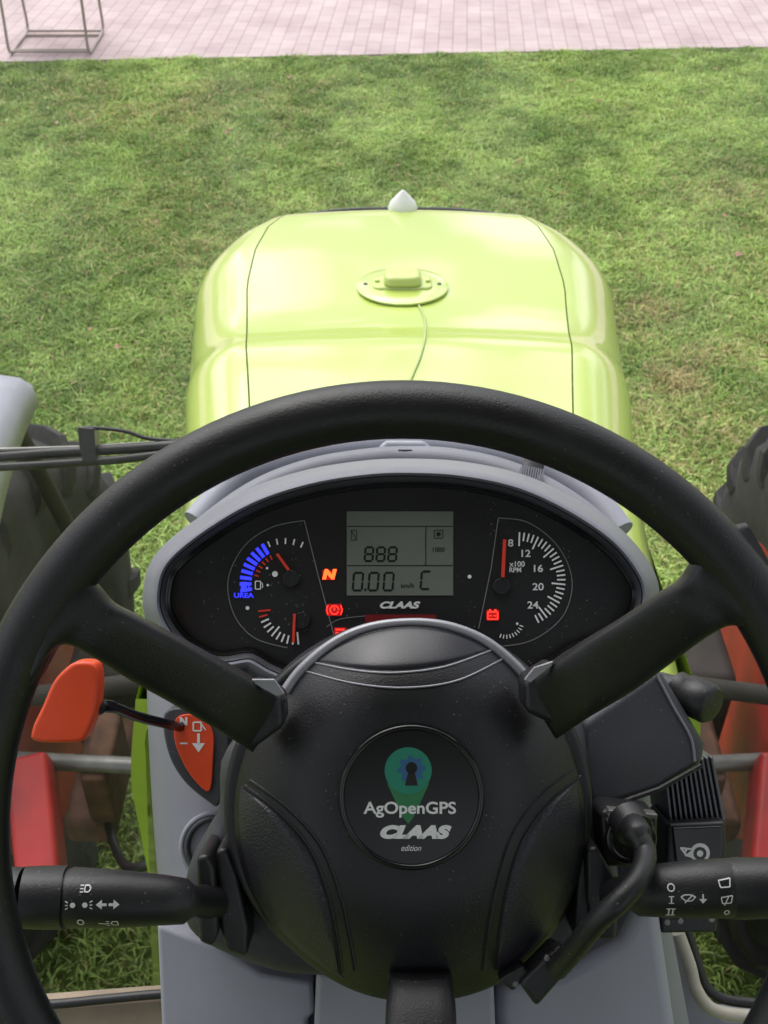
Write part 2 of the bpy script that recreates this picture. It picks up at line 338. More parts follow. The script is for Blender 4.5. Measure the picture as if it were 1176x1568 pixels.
# =============== DASHBOARD CONSOLE
dc=group('dashboard_console')
st=[(664,520,735,1.02,.16),(676,455,790,.985,.2),(692,398,842,.95,.25),(722,340,905,.905,.25),(765,288,955,.872,.25),(825,250,985,.85,.22),(900,232,998,.835,.2),(1000,224,1003,.80,.18),(1100,222,1006,.77,.17),(1250,228,1012,.75,.17),(1400,238,1026,.73,.17),(1568,254,1056,.71,.17),(1750,266,1090,.70,.17)]
st=cat(st,5); v=[];f=[];nn=48
for (py,xl,xr,df,dd) in st:
    a=L(xl,py,df); b=L(xr,py,df); c=(a+b)/2; hw=(b-a).x/2*float(np.interp(py,[700,900,1050],[1.03,1.05,1.12]))
    for k in range(nn+1):
        t=math.pi*k/nn; ct,sn=math.cos(t),math.sin(t)
        v.append(Vector((c.x-math.copysign(abs(ct)**.55,ct)*hw,c.y,c.z-dd*(1-max(sn,0)**.55))))
for i in range(len(st)-1):
    for k in range(nn): f.append([i*(nn+1)+k,i*(nn+1)+k+1,(i+1)*(nn+1)+k+1,(i+1)*(nn+1)+k])
mk('body',v,f,m_grey,dc,sharp=60)
arc=cat([(262,905,.80),(278,850,.82),(330,800,.84),(400,752,.86),(480,722,.875),(560,708,.885),(620,704,.89),(690,707,.885),(770,724,.875),(850,760,.86),(915,808,.84),(962,860,.82),(982,905,.80)],6)
tube('pad_ridge',[L(*p) for p in arc],.011,m_grey,dc,n=16)
arc=cat([(300,800,.90),(360,735,.92),(420,708,.93),(500,690,.945),(620,680,.95),(740,690,.945),(830,712,.93),(900,755,.91),(950,815,.89)],6)
tube('pad_ridge_rear',[L(*p) for p in arc],.012,m_grey2,dc,n=16)
prism('sensor_mount',[(578,684),(592,674),(650,674),(662,686),(660,714),(582,714)],.895,.03,m_grey2,dc,bevel=.004)
tube('sensor_housing',[L(600,697,.89),L(642,697,.89)],.007,m_grey,dc,n=16)
prism('sensor_window',rect(609,688,632,703),.881,.004,m_black,dc,bevel=.001)
tube('strap',[L(818,708,.865),L(812,725,.862),L(808,745,.855),L(806,765,.85)],.0085,m_dgrey,dc,n=12,flat=.5)
for i in range(10): tube('strap_rib_%d'%i,[L(800+i*3.6,712+i*.8,.857),L(792+i*3.6,762,.845)],.0007,m_grey,dc,n=6)
prism('steering_shroud',cat([(345,1150),(470,1090),(780,1085),(890,1100),(912,1250),(950,1330),(944,1420),(862,1480),(760,1503),(480,1503),(380,1483),(296,1442),(276,1390),(290,1320),(330,1250)],4,True),.655,.10,m_dgrey,dc,bevel=.012,seg=5)
prism('lower_panel',[(484,1490),(756,1490),(762,1640),(478,1640)],.685,.06,m_grey2,dc,bevel=.004)
prism('lower_left_panel',[(240,1415),(330,1450),(400,1492),(478,1505),(482,1552),(470,1562),(478,1640),(250,1640)],.70,.10,m_grey2,dc,bevel=.012,seg=5)
prism('lower_right_panel',[(762,1505),(860,1490),(950,1440),(1000,1330),(1012,1400),(1046,1640),(768,1640),(758,1552)],.70,.10,m_grey2,dc,bevel=.012,seg=5)
for k,r in enumerate((52,44)): tube('ignition_ring_%d'%k,[L(x,y,.728-.002*k) for x,y in circ(330,1297,r,40)],.0018,m_dgrey if k else m_grey2,dc,n=8,closed=True)
disc('ignition_cap',330,1297,42,.727,.01,m_grey,dc,bev=.002)
prism('selector_bezel',cat([(252,1092),(300,1085),(345,1105),(350,1180),(335,1232),(318,1228),(280,1195),(256,1150)],5,True),.715,.06,m_dgrey,dc,bevel=.004)
prism('selector_label',cat([(272,1098),(300,1096),(325,1120),(326,1165),(320,1212),(292,1188),(272,1150),(266,1120)],5,True),.713,.003,m_orange,dc,bevel=.0006)
plates('selector_arrows',[rect(302,1123,306,1140),[(294,1138),(314,1138),(304,1152)],rect(276,1137,287,1139.5)]+polyline([(296,1106),(296,1119),(308,1119),(308,1106),(296,1106)],2.5)+[lineq(308,1108,315,1118,2)],.7127,m_white,dc)
text('N',281,1105,.7127,11,m_white,dc,off=.0004)
prism('control_pod',[(890,1105),(1010,1022),(1026,1048),(1082,1140),(1078,1172),(1012,1212),(905,1248),(885,1180)],.665,.09,m_dgrey,dc,bevel=.006,seg=4)
tube('pod_crease',[L(x,y,.664) for x,y in cat([(1004,1030),(1030,1080),(1058,1130),(1064,1166)],5)],.0009,m_grey,dc,n=6)
tube('pod_lower_lip',[L(x,y,.664) for x,y in [(908,1244),(1010,1208),(1074,1172)]],.0016,m_black,dc,n=6)
# =============== shuttle lever
sl=group('shuttle_lever')
prism('knob',cat([(97,1026),(116,1014),(142,1016),(150,1036),(148,1082),(133,1124),(118,1137),(54,1136),(48,1118),(64,1082),(80,1046)],4,True),.60,.015,m_orange,sl,bevel=.005,seg=5)
tube('rod',[L(x,y,d) for x,y,d in cat([(140,1082,.610),(170,1082,.622),(210,1097,.66),(262,1110,.70),(300,1118,.74)],5)],[.0035]*6+[.0031]*15,m_gloss,sl,n=14)
tube('rod_sleeve',[L(140,1082,.609),L(152,1082,.615)],.0048,m_black,sl)
rk=group('rotary_switch')
tube('body',[L(1036,1052,.69),L(1050,1060,.685),L(1052,1062,.684),L(1086,1078,.675),L(1092,1081,.673)],[.0105,.0105,.0125,.0125,.0105],m_black,rk,n=24)
tube('base_collar',[L(1010,1048,.70),L(1040,1056,.69)],.008,m_dgrey,rk,n=20)
# =============== STALKS
def stalk(name,pts):
    g=group(name)
    P_=[L(x,y,d) for x,y,d,r in pts]
    tube('lever',P_,[r for *_,r in pts],m_black,g,n=32)
    return g
ls=stalk('light_stalk',[(36,1374,.585,.0156),(60,1374,.586,.0160),(98,1374,.588,.0162),(102,1374,.588,.0162),(103,1374,.588,.0148),(107,1374,.588,.0148),(108,1374,.588,.0156),(180,1376,.592,.0148),(250,1378,.597,.0130),(284,1380,.60,.0118),(292,1380,.602,.008),(330,1380,.63,.010),(380,1380,.66,.010)])
tube('end_cap',[L(-20,1374,.584),L(20,1374,.585),L(34,1374,.585)],[.0150,.0156,.0152],m_black,ls,n=28)
wi=[rect(81,1400,98,1403)]
wi+=[circ(124,1370,4,12),circ(142,1370,4,12)]
for s,cx in ((-1,124),(1,142)):
    for dy in (-6,0,6): wi.append(lineq(cx+s*7,1370+dy*.6,cx+s*11,1370+dy,1.6))
wi+=[[(158,1370),(167,1363),(167,1368),(174,1368),(174,1372),(167,1372),(167,1377)],[(193,1370),(184,1363),(184,1368),(177,1368),(177,1372),(184,1372),(184,1377)]]
wi+=polyline([(140,1344),(146,1344),(149,1348),(146,1352),(140,1352),(140,1344)],1.8)+[lineq(133,1344+4*k,138,1344+4*k,1.5) for k in range(3)]
wi+=polyline(circ(134,1398,4.5,16)+[(138.5,1398)],1.8)+[lineq(160,1401,172,1403,1.6)]+polyline([(188,1398),(181,1398),(178,1402),(181,1406),(188,1406),(188,1398)],1.6)+[lineq(171,1398+4*k,176,1398+4*k,1.5) for k in range(3)]
def cylfn(cyc,r0,dc_,k=0):
    def fnn(x,y):
        r=r0-k*abs(x-105)/180*.0035
        yy=(y-cyc)/F*dc_; z=math.sqrt(max(r**2-yy**2,0)); p=L(x,y,dc_+.00004*abs(x-105)*k); p.z+=z+.0005; return p
    return fnn
plates('printed_icons',wi,0,m_white,ls,fn=cylfn(1374,.0160,.588,1))
ws=stalk('wiper_stalk',[(1215,1358,.585,.0150),(1130,1360,.587,.0158),(1127,1360,.588,.0158),(1126,1360,.588,.0142),(1122,1360,.588,.0142),(1121,1360,.588,.0154),(1060,1361,.592,.0148),(1000,1364,.597,.0134),(975,1366,.60,.0125),(962,1367,.603,.008),(930,1370,.63,.010),(880,1370,.66,.010)])
wi=polyline(circ(1016,1344,5,16)+[(1021,1344)],1.8)+polyline([(1030,1357),(1036,1354),(1044,1354),(1052,1357)],1.7)+polyline([(1030,1357),(1037,1363),(1046,1363),(1052,1357)],1.7)+[lineq(1036,1366,1048,1354,1.7),lineq(1063,1353,1063,1362,2.4),[(1057,1360),(1069,1360),(1063,1367)]]
wi+=polyline([(1090,1358),(1107,1355),(1105,1366),(1092,1367),(1090,1358)],1.7)+[lineq(1095,1370,1101,1357,1.6)]+polyline([(1088,1335),(1106,1332),(1104,1343),(1090,1344),(1088,1335)],1.7)+polyline(circ(1100,1382,3.5,14)+[(1103.5,1382)],1.5)+[rect(1140,1386,1156,1389)]
wi+=[rect(1015,1356,1017,1367),rect(1012,1356,1020,1357.3),rect(1012,1366,1020,1367.3)]+[rect(1012,1376,1014,1386),rect(1018,1376,1020,1386),rect(1009,1375,1023,1376.3),rect(1009,1386,1023,1387.3)]
plates('printed_icons',wi,0,m_white,ws,fn=cylfn(1361,.0160,.589))
tube('end_cap',[L(1300,1356,.584),L(1215,1358,.585)],.0150,m_black,ws,n=28)
for g,sets in ((ls,[[(300,1312),(318,1308),(328,1330),(334,1425),(326,1452),(304,1444)],[(330,1302),(346,1298),(362,1340),(380,1420),(378,1468),(346,1458),(336,1420)],[(352,1370),(372,1372),(382,1398),(368,1400)]]),(ws,[[(898,1300),(915,1296),(940,1340),(948,1400),(944,1440),(915,1440),(900,1380)],[(885,1310),(898,1300),(906,1400),(900,1450),(880,1440)]])):
    for i,p in enumerate(sets): prism('fin_%d'%i,p,.618+.006*i,.05,m_black,g,bevel=.003)
# =============== cable, connector
cb=group('motor_cable')
cp=cat([(968,1262,.615),(976,1278,.60),(988,1308,.592),(978,1345,.575),(950,1378,.568),(915,1410,.572),(882,1450,.585),(852,1484,.60)],8)
tube('sheath',[L(*p) for p in cp],[.0078 if i<10 else .0058+.0003*(i%2) for i in range(len(cp))],m_black,cb,n=18)
prism('plug',[(795,1508),(850,1452),(880,1478),(822,1545)],.60,.02,m_black,cb,bevel=.003)
prism('plug_latch',[(845,1458),(856,1448),(884,1470),(874,1482)],.594,.01,m_black,cb,bevel=.002)
prism('plug_tab',[(762,1502),(800,1480),(812,1492),(786,1520)],.604,.012,m_black,cb,bevel=.002)
disc('plug_screw',790,1508,5,.6035,.002,m_steel,cb,n=14); disc('plug_screw',838,1468,5,.599,.002,m_steel,cb,n=14)
tube('cable_collar',[L(958,1250,.622),L(972,1272,.612)],.0105,m_black,cb,n=18)
cn=group('connector_socket')
prism('square_flange',[(918,1244),(932,1238),(1008,1246),(1006,1312),(996,1330),(925,1328)],.63,.03,m_black,cn,bevel=.003)
prism('metal_clip',[(932,1240),(1008,1247),(1006,1256),(930,1252)],.626,.01,m_steel,cn,bevel=.001)
tube('clamp_ring',[L(x,y,.622) for x,y in circ(966,1284,34,36)],.0022,m_gloss,cn,n=8,closed=True)
for x,y in ((935,1256),(994,1262)): disc('bolt',x,y,7,.6275,.004,m_steel,cn,n=6)
# =============== electronics
eb=group('steering_controller_box')
prism('case',[(1022,1262),(1112,1258),(1114,1300),(1098,1425),(1016,1425)],.72,.05,m_black,eb,bevel=.003)
prism('lid',[(1030,1268),(1106,1265),(1107,1300),(1104,1322),(1036,1322)],.7175,.004,m_gloss,eb,bevel=.001)
plates('lid_pin',[circ(1072,1306,15,30)],.7172,m_white,eb); plates('lid_pin_inner',[circ(1072,1307,10,24)],.7170,m_gloss,eb); plates('lid_pin_core',[circ(1072,1307,5,16),[(1060,1314),(1048,1310),(1062,1300)]],.7168,m_white,eb)
text('A',1049,1302,.7168,14,m_white,eb,rot=60,off=.0003)
prism('base_flange',[(1012,1405),(1100,1400),(1098,1428),(1012,1430)],.712,.01,m_black,eb,bevel=.002)
for x,y in ((1022,1413),(1042,1411),(1090,1408)): disc('screw',x,y,5,.7115,.002,m_steel,eb,n=16)
md=group('motor_driver_heatsink')
prism('core',[(1014,1168),(1092,1158),(1112,1258),(1024,1262)],.735,.05,m_alu,md,bevel=.001)
for i in range(11):
    t=i/10; prism('rib_%d'%i,lineq(1018+72*t,1170-10*t,1028+80*t,1258-2*t,3.6),.729,.008,m_alu,md,bevel=.0003,seg=1)
# =============== windscreen wiper
wp=group('windscreen_wiper')
tube('arm',[L(x,y,d) for x,y,d in [(-60,704,1.22),(60,695,1.22),(180,688,1.215),(300,680,1.21),(420,672,1.2)]],.0058,m_black,wp)
tube('blade',[L(x,y,d) for x,y,d in [(-60,718,1.215),(60,712,1.215),(180,704,1.21),(300,690,1.205),(400,682,1.2)]],.0048,m_black,wp)
tube('blade_spine',[L(x,y,d) for x,y,d in [(-60,690,1.22),(40,688,1.22),(130,685,1.22),(270,677,1.22)]],.0026,m_steel,wp)
tube('hose',[L(x,y,1.215) for x,y in cat([(120,662),(135,655),(190,660),(230,672),(300,676)],5)],.0022,m_black,wp)
prism('pivot_bracket',[(118,653),(144,655),(146,696),(152,708),(126,708),(120,680)],1.205,.025,m_black,wp,bevel=.002)
# =============== window frame lower
wf=group('cab_window_frame')
def path(pts,r,m,nm,d): tube(nm,[L(x,y,dd) for x,y,dd in cat([(a,b,d) for a,b in pts],6)],r,m,wf,n=12)
path([(-80,1545),(75,1538),(160,1530),(250,1522),(330,1520)],.004,m_black,'seal_left',.95)
prism('sill_left',[(-80,1552),(245,1528),(300,1640),(-80,1680)],.955,.03,m_tan,wf,bevel=.004)
path([(1038,1428),(1056,1478),(1066,1515),(1090,1545),(1140,1556),(1240,1560)],.005,m_rubseal,'seal_right',.85)
path([(1052,1424),(1068,1475),(1080,1508),(1104,1528),(1150,1536),(1240,1540)],.004,m_black,'seal_right_inner',.86)
prism('sill_right',[(1000,1440),(1040,1430),(1070,1520),(1110,1560),(1260,1572),(1260,1700),(1000,1700)],.88,.03,m_grey,wf,bevel=.004)
# =============== HOOD (world frame)
TX=0.035
hd=group('tractor_hood',False,(TX,0,0))
Ys=[.70,.85,.95,1.05,1.15,1.25,1.30,1.325,1.34,1.352,1.365,1.38,1.40,1.42,1.46,1.5,1.54,1.58,1.62,1.65,1.70,1.75,1.79,1.83,1.87,1.90,1.925,1.945,1.96,1.972,1.982,1.99,2.0]
hI=lambda Y:float(np.interp(Y,[.7,.85,1.1,1.28,1.31,1.33,1.345,1.36,1.375,1.39,1.42,1.5,1.6,1.7,1.78,1.87,1.93,1.945,1.96,1.972,1.982,1.99,2.0],[.785,.79,.80,.806,.8075,.8095,.8125,.8165,.8215,.8265,.835,.848,.857,.865,.873,.885,.894,.898,.904,.914,.93,.97,1.06]))
WI=lambda Y:float(np.interp(Y,[.7,.85,1.1,1.35,1.55,1.65,1.70,1.75,1.79,1.83,1.87,1.90,1.925,1.945,1.96,2.0],[.275,.280,.291,.326,.348,.358,.362,.361,.354,.342,.326,.306,.284,.262,.246,.215]))
SI=lambda Y:float(np.interp(Y,[.7,1.0,1.17,1.34,1.6,1.75,1.87,1.96,2.0],[.185,.19,.206,.228,.255,.256,.244,.215,.19]))
v=[];f=[];fm=[]; 
def section(Y):
    z0=2.5-hI(Y); W=WI(Y); S=SI(Y); half=[]
    for x in np.linspace(0,S-.0012,9): half.append((x,z0-.010*(x/S)**2))
    half.append((S,z0-.010-.003))
    drop=.11 if Y<1.6 else .11-.05*min(1,(Y-1.6)/.35)
    for t in np.linspace(0,1,11):
        a=t*math.pi/2; half.append((S+.0012+(W-S-.0012)*math.sin(a),z0-.010-drop*(1-math.cos(a))**.9))
    zb=z0-.010-drop
    fl=.05*max(0,(1.5-Y)/.6)
    for t in (.12,.4,.7,1): half.append((W+fl*t+.004*t,zb+(1.0-zb)*t))
    return half
for Y in Ys:
    h=section(Y); full=[(-x,z) for x,z in h[::-1]]+h[1:]
    n=len(full); v+=[Vector((x,Y,z)) for x,z in full]
hn=len(section(1)); ci=hn-1
for i in range(len(Ys)-1):
    for k in range(n-1):
        f.append([i*n+k,i*n+k+1,(i+1)*n+k+1,(i+1)*n+k])
        q=k-ci if k>=ci else ci-1-k
        fm.append(1 if q in (8,9) else 0)
f.append([(len(Ys)-1)*n+k for k in range(n)]); fm.append(1)
mk('hood_shell',v,f,m_hood,hd,sharp=28,mats=[m_seam],fm=fm)
ed=[];
for a in np.linspace(-1,1,31):
    ed.append(Vector((a*.25,1.972-.035*abs(a)**3,2.5-.908-.016*abs(a)**3)))
tube('nose_edge',ed,.0035,m_dgrey,hd,n=10)
ov=[(0.0,0),(.026,0),(.028,.008),(.024,.018),(.016,.027),(.009,.035),(.004,.040),(.001,.042)]
vv=[];ff=[];nn=24
for r,z in ov[1:]:
    for k in range(nn):
        a=2*math.pi*k/nn; vv.append(Vector((r*math.cos(a),1.95+r*math.sin(a)*.8,2.5-.903+z)))
for i in range(len(ov)-2):
    for k in range(nn): ff.append([i*nn+k,i*nn+(k+1)%nn,(i+1)*nn+(k+1)%nn,(i+1)*nn+k])
ff.append([(len(ov)-2)*nn+k for k in range(nn)])
mk('nose_cap_light',vv,ff,m_ornament,hd,sharp=60)
for s in (-1,1):
    sk=[Vector((s*x,y,z)) for x,y,z in cat([(.29,.75,1.62),(.325,.78,1.45),(.345,.82,1.28),(.355,.84,1.12),(.352,.86,1.0)],5)]
    vv=[];ff=[]
    for p in sk: vv+=[p,p+Vector((-s*.02,.45,0)),p+Vector((-s*.05,0,0)),]
    for i in range(len(sk)-1): ff+=[[i*3,i*3+3,i*3+4,i*3+1],[i*3,i*3+2,i*3+5,i*3+3]]
    mk('side_skirt',vv,ff,m_hoodlow,hd)
zr=2.5-hI(1.567)
sl_=math.atan((hI(1.6)-hI(1.5))/.1)
gp=group('gps_receiver',False,(TX-.006,1.567,zr+.001)); gp.rotation_euler=(-sl_,0,0)
def lathe(name,prof,m,parent,n=64,loc=(0,0,0),axis='z',sharp=35,sx=1,sy=1):
    vv=[];ff=[]
    for r,z in prof:
        for k in range(n):
            a=2*math.pi*k/n
            if axis=='z': vv.append(Vector((loc[0]+r*math.cos(a)*sx,loc[1]+r*math.sin(a)*sy,loc[2]+z)))
            else: vv.append(Vector((loc[0]+z,loc[1]+r*math.cos(a),loc[2]+r*math.sin(a))))
    for i in range(len(prof)-1):
        for k in range(n): ff.append([i*n+k,i*n+(k+1)%n,(i+1)*n+(k+1)%n,(i+1)*n+k])
    ff+=[list(range(n)),[(len(prof)-1)*n+k for k in range(n)]]
    return mk(name,vv,ff,m,parent,sharp=sharp)
lathe('base_plate',[(.070,0),(.072,.0015),(.072,.004),(.070,.005),(.05,.006)],m_hood,gp)
def rbox(name,cx,cy,z0,z1,wx,wy,m,parent,top=.85,rr_=.012,bev=.003):
    pts=[]
    for sx_,sy_,a0 in ((1,1,0),(-1,1,90),(-1,-1,180),(1,-1,270)):
        for k in range(6):
            a=rad(a0+k*18); pts.append((sx_*(wx-rr_)+rr_*math.cos(a),sy_*(wy-rr_)+rr_*math.sin(a)))
    n_=len(pts); vv=[Vector((cx+x,cy+y,z0)) for x,y in pts]+[Vector((cx+x*top,cy+y*top,z1)) for x,y in pts]
    ff=[list(range(n_)),[n_+k for k in range(n_)]]+[[k,(k+1)%n_,n_+(k+1)%n_,n_+k] for k in range(n_)]
    return mk(name,vv,ff,m,parent,bevel=bev)
rbox('flange',0,0,.004,.010,.048,.024,m_gps,gp,top=.95)
rbox('antenna_body',0,0,.010,.026,.031,.026,m_gps,gp,top=.88,rr_=.015,bev=.006)
for x in (-.04,.04): lathe('screw',[(.004,.010),(.004,.0135),(.002,.0145)],m_hood,gp,n=16,loc=(x,0,0))
for x in (-.058,.058): lathe('rivet',[(.004,.004),(.003,.007)],m_dgrey,gp,n=12,loc=(x,.0,0))
cg=group('antenna_cable',False)
cp=[]
for x,y in cat([(622,443),(632,452),(642,470),(650,490),(651,515),(644,545),(634,570),(626,592),(618,640),(612,700)],6):
    lo,hi=.9,1.95
    for _ in range(40):
        Y=(lo+hi)/2; h=hI(Y); dep=math.atan2(h,Y); py_=784-F*math.tan(P-dep)
        if py_<y: hi=Y
        else: lo=Y
    d=h*math.sin(P)+Y*math.cos(P); cp.append(Vector(((x-588)/F*d,Y,2.5-h+.0015)))
cp[0].z+=.010; cp[1].z+=.009;cp[2].z+=.008;cp[3].z+=.007;cp[4].z+=.005
tube('lead',cp,.0019,mat('cable_lime_white',lin(175,192,120),0.5),cg,n=10)
# =============== chassis, axle, wheels
ch=group('tractor_chassis',False,(TX,0,0))
def wbox(name,c,s,m,parent,bev=.01,rot=None):
    vv=[Vector((x*s[0]/2,y*s[1]/2,z*s[2]/2)) for x in(-1,1) for y in (-1,1) for z in (-1,1)]
    if rot: vv=[rot@p for p in vv]
    vv=[p+Vector(c) for p in vv]
    return mk(name,vv,[[0,1,3,2],[4,6,7,5],[0,4,5,1],[2,3,7,6],[0,2,6,4],[1,5,7,3]],m,parent,bevel=bev)
wbox('engine_block',(0,1.35,.95),(.44,1.2,.75),m_dark,ch)
wbox('frame_rail',(0,.9,.62),(.36,2.3,.25),m_dark,ch)
wbox('axle_beam',(0,1.62,.58),(1.25,.16,.16),m_dark,ch,.02)
for s in (-1,1):
    wbox('red_bracket',(s*.64,1.13,.83),(.075,.25,.08),m_redrim,ch,.012,Matrix.Rotation(rad(22),3,'X')@Matrix.Rotation(rad(-14*s),3,'Z'))
    wbox('steering_knuckle',(s*.62,1.62,.60),(.16,.2,.34),m_dark,ch,.03)
    wbox('knuckle_arm',(s*.60,1.38,.66),(.10,.30,.07),m_rust,ch,.02)
    wbox('bracket_plate',(s*.56,1.30,.78),(.05,.16,.14),m_rust,ch,.01)
    tube('steering_cylinder',[Vector((s*.22,1.22,.86)),Vector((s*.48,1.24,.86))],.028,m_steel,ch,n=18)
    tube('steering_rod',[Vector((s*.46,1.24,.86)),Vector((s*.80,1.26,.86))],.016,m_steel,ch,n=14)
    tube('lift_link',[Vector((s*.44,1.34,.98)),Vector((s*.78,1.30,.96))],.018,m_dark,ch,n=14)
    tube('hydraulic_hose',[Vector(p) for p in cat([(s*.25,1.1,1.0),(s*.38,1.15,1.05),(s*.46,1.25,.95),(s*.5,1.4,.8)],6)],.013,m_black,ch,n=10)
    tube('brake_hose',[Vector(p) for p in cat([(s*.25,1.2,.8),(s*.42,1.05,.85),(s*.52,1.15,.72),(s*.6,1.35,.7)],6)],.009,m_black,ch,n=10)
def wheel(x,s,zc=.615):
    g=group('front_wheel',False,(x,1.62,zc)); g.rotation_euler=(0,0,rad(-7)); g.scale=(.95,.96,.96)
    prof=[(.33,-.17),(.36,-.185),(.42,-.20),(.50,-.205),(.555,-.19),(.585,-.15),(.598,-.08),(.60,0),(.598,.08),(.585,.15),(.555,.19),(.50,.205),(.42,.20),(.36,.185),(.33,.17)]
    lathe('tyre_casing',prof,m_tyre,g,n=96,axis='x',sharp=50)
    vv=[];ff=[]
    for side in (-1,1):
        for k in range(21):
            a0=2*math.pi*(k+(0 if side<0 else .5))/21
            sts=[(.0,.600,.034,0,.019),(.06,.599,.034,.05,.020),(.12,.592,.036,.11,.022),(.17,.573,.036,.17,.024),(.20,.535,.022,.2,.025),(.206,.50,.006,.21,.024)]
            b=len(vv)
            for (xx,r,hh,da,hw) in sts:
                for dr,w in ((-.02,1.25),(hh,.85)):
                    for sg in (-1,1):
                        a=a0+da*1.2+sg*hw*w/r
                        ex=hh*.2 if dr>0 and xx>.15 else 0
                        vv.append(Vector((side*(xx+ex+(.008 if xx>.19 and dr>0 else 0)),(r+dr)*math.cos(a),(r+dr)*math.sin(a))))
            for i in range(len(sts)-1):
                p=b+i*4; q=p+4
                ff+=[[p+2,p+3,q+3,q+2],[p,p+2,q+2,q],[p+1,q+1,q+3,p+3]]
            ff+=[[b,b+1,b+3,b+2],[b+20,b+22,b+23,b+21]]
    mk('tread_lugs',vv,ff,m_tyre,g,smooth=True,sharp=25,bevel=.004,seg=2)
    lathe('rim',[(.34,-.175),(.345,-.165),(.32,-.15),(.30,-.06),(.27,-.02),(.16,.0),(.12,.03),(.12,.06),(.27,.02),(.30,.06),(.32,.15),(.345,.165),(.34,.175)] if s>0 else [(.34,-.175),(.345,-.165),(.32,-.15),(.30,-.06),(.27,-.02),(.12,-.06),(.12,-.03),(.16,0),(.27,.02),(.30,.06),(.32,.15),(.345,.165),(.34,.175)],m_redrim,g,n=64,axis='x')
    return g
wheel(TX-.935,-1); wheel(TX+.93,1)
fg=group('front_fender',False,(TX-.88,1.66,.62))
vv=[];ff=[]; As=np.linspace(83,116,24); xs=[(-.24,-.03),(-.22,0),(-.1,.012),(.05,.012),(.13,.010),(.165,.004),(.185,-.012),(.192,-.05)]
for a in As:
    for x,dr in xs:
        r=.74+dr; vv.append(Vector((x,r*math.cos(rad(a)),r*math.sin(rad(a)))))
nx=len(xs)
for i in range(len(As)-1):
    for k in range(nx-1): ff.append([i*nx+k,i*nx+k+1,(i+1)*nx+k+1,(i+1)*nx+k])
o=mk('shell',vv,ff,m_fender,fg,sharp=60); sm=o.modifiers.new('t','SOLIDIFY'); sm.thickness=.008
tube('bracket',[Vector((.14,.05,.70)),Vector((.22,0,.45)),Vector((.26,0,.1))],.016,m_dark,fg)
# =============== cab: unseen shade roof, seat, windscreen
cr=group('cab_shade_roof',False,(TX,0,0))
m_roof=mat('roof_liner',lin(120,118,115),0.8,var=.1)
wbox('shade_roof_panel',(0,-.40,2.90),(1.5,2.0,.12),m_roof,cr,.04)  # out-of-view roof, added to keep sky light off the dash and wheel
wbox('rear_wall',(0,-1.35,1.5),(1.4,.06,1.1),m_dgrey,cr,.02)
for s in (-1,1):
    wbox('rear_pillar',(s*.72,-1.3,2.2),(.07,.07,1.4),m_black,cr,.015)
st_=group('driver_seat',False,(TX,-.55,1.15))
wbox('cushion',(0,0,.35),(.5,.5,.14),m_black,st_,.05)
wbox('backrest',(0,-.32,.75),(.48,.14,.8),m_black,st_,.05,None)
wbox('pedestal',(0,-.02,.1),(.35,.38,.4),m_dgrey,st_,.03)
mw=bpy.data.materials.new('windscreen_glass'); mw.use_nodes=True; nt=mw.node_tree; nt.nodes.remove(nt.nodes['Principled BSDF'])
tr=nt.nodes.new('ShaderNodeBsdfTransparent'); tr.inputs[0].default_value=(.98,.985,.98,1)
df=nt.nodes.new('ShaderNodeBsdfTranslucent'); df.inputs[0].default_value=(.8,.8,.8,1)
glz=nt.nodes.new('ShaderNodeBsdfGlossy'); glz.inputs['Roughness'].default_value=.02
m1=nt.nodes.new('ShaderNodeMixShader'); m2=nt.nodes.new('ShaderNodeMixShader')
tc=nt.nodes.new('ShaderNodeTexCoord'); mpn=nt.nodes.new('ShaderNodeMapping'); mpn.inputs['Scale'].default_value=(9,1,1.2); nsn=nt.nodes.new('ShaderNodeTexNoise'); nsn.inputs['Scale'].default_value=1.5; nsn.inputs['Detail'].default_value=5
mr=nt.nodes.new('ShaderNodeMapRange'); mr.inputs['From Min'].default_value=.4; mr.inputs['From Max'].default_value=.8; mr.inputs['To Min'].default_value=.004; mr.inputs['To Max'].default_value=.03
nt.links.new(tc.outputs['Object'],mpn.inputs[0]); nt.links.new(mpn.outputs[0],nsn.inputs['Vector']); nt.links.new(nsn.outputs['Fac'],mr.inputs['Value'])
nt.links.new(mr.outputs[0],m1.inputs[0]); nt.links.new(tr.outputs[0],m1.inputs[1]); nt.links.new(df.outputs[0],m1.inputs[2])
m2.inputs[0].default_value=.02; nt.links.new(m1.outputs[0],m2.inputs[1]); nt.links.new(glz.outputs[0],m2.inputs[2]); nt.links.new(m2.outputs[0],nt.nodes['Material Output'].inputs['Surface'])
wg=group('windscreen',False,(TX,0,0)); vv=[];ff=[]
for i in range(25):
    x=-.78+1.56*i/24
    for z in (1.0,1.6,2.2,2.84): vv.append(Vector((x,.955-.22*x*x-.04*(z-1.8),z)))
for i in range(24):
    for k in range(3): ff.append([i*4+k,i*4+k+1,i*4+k+5,i*4+k+4])
mk('pane',vv,ff,mw,wg)
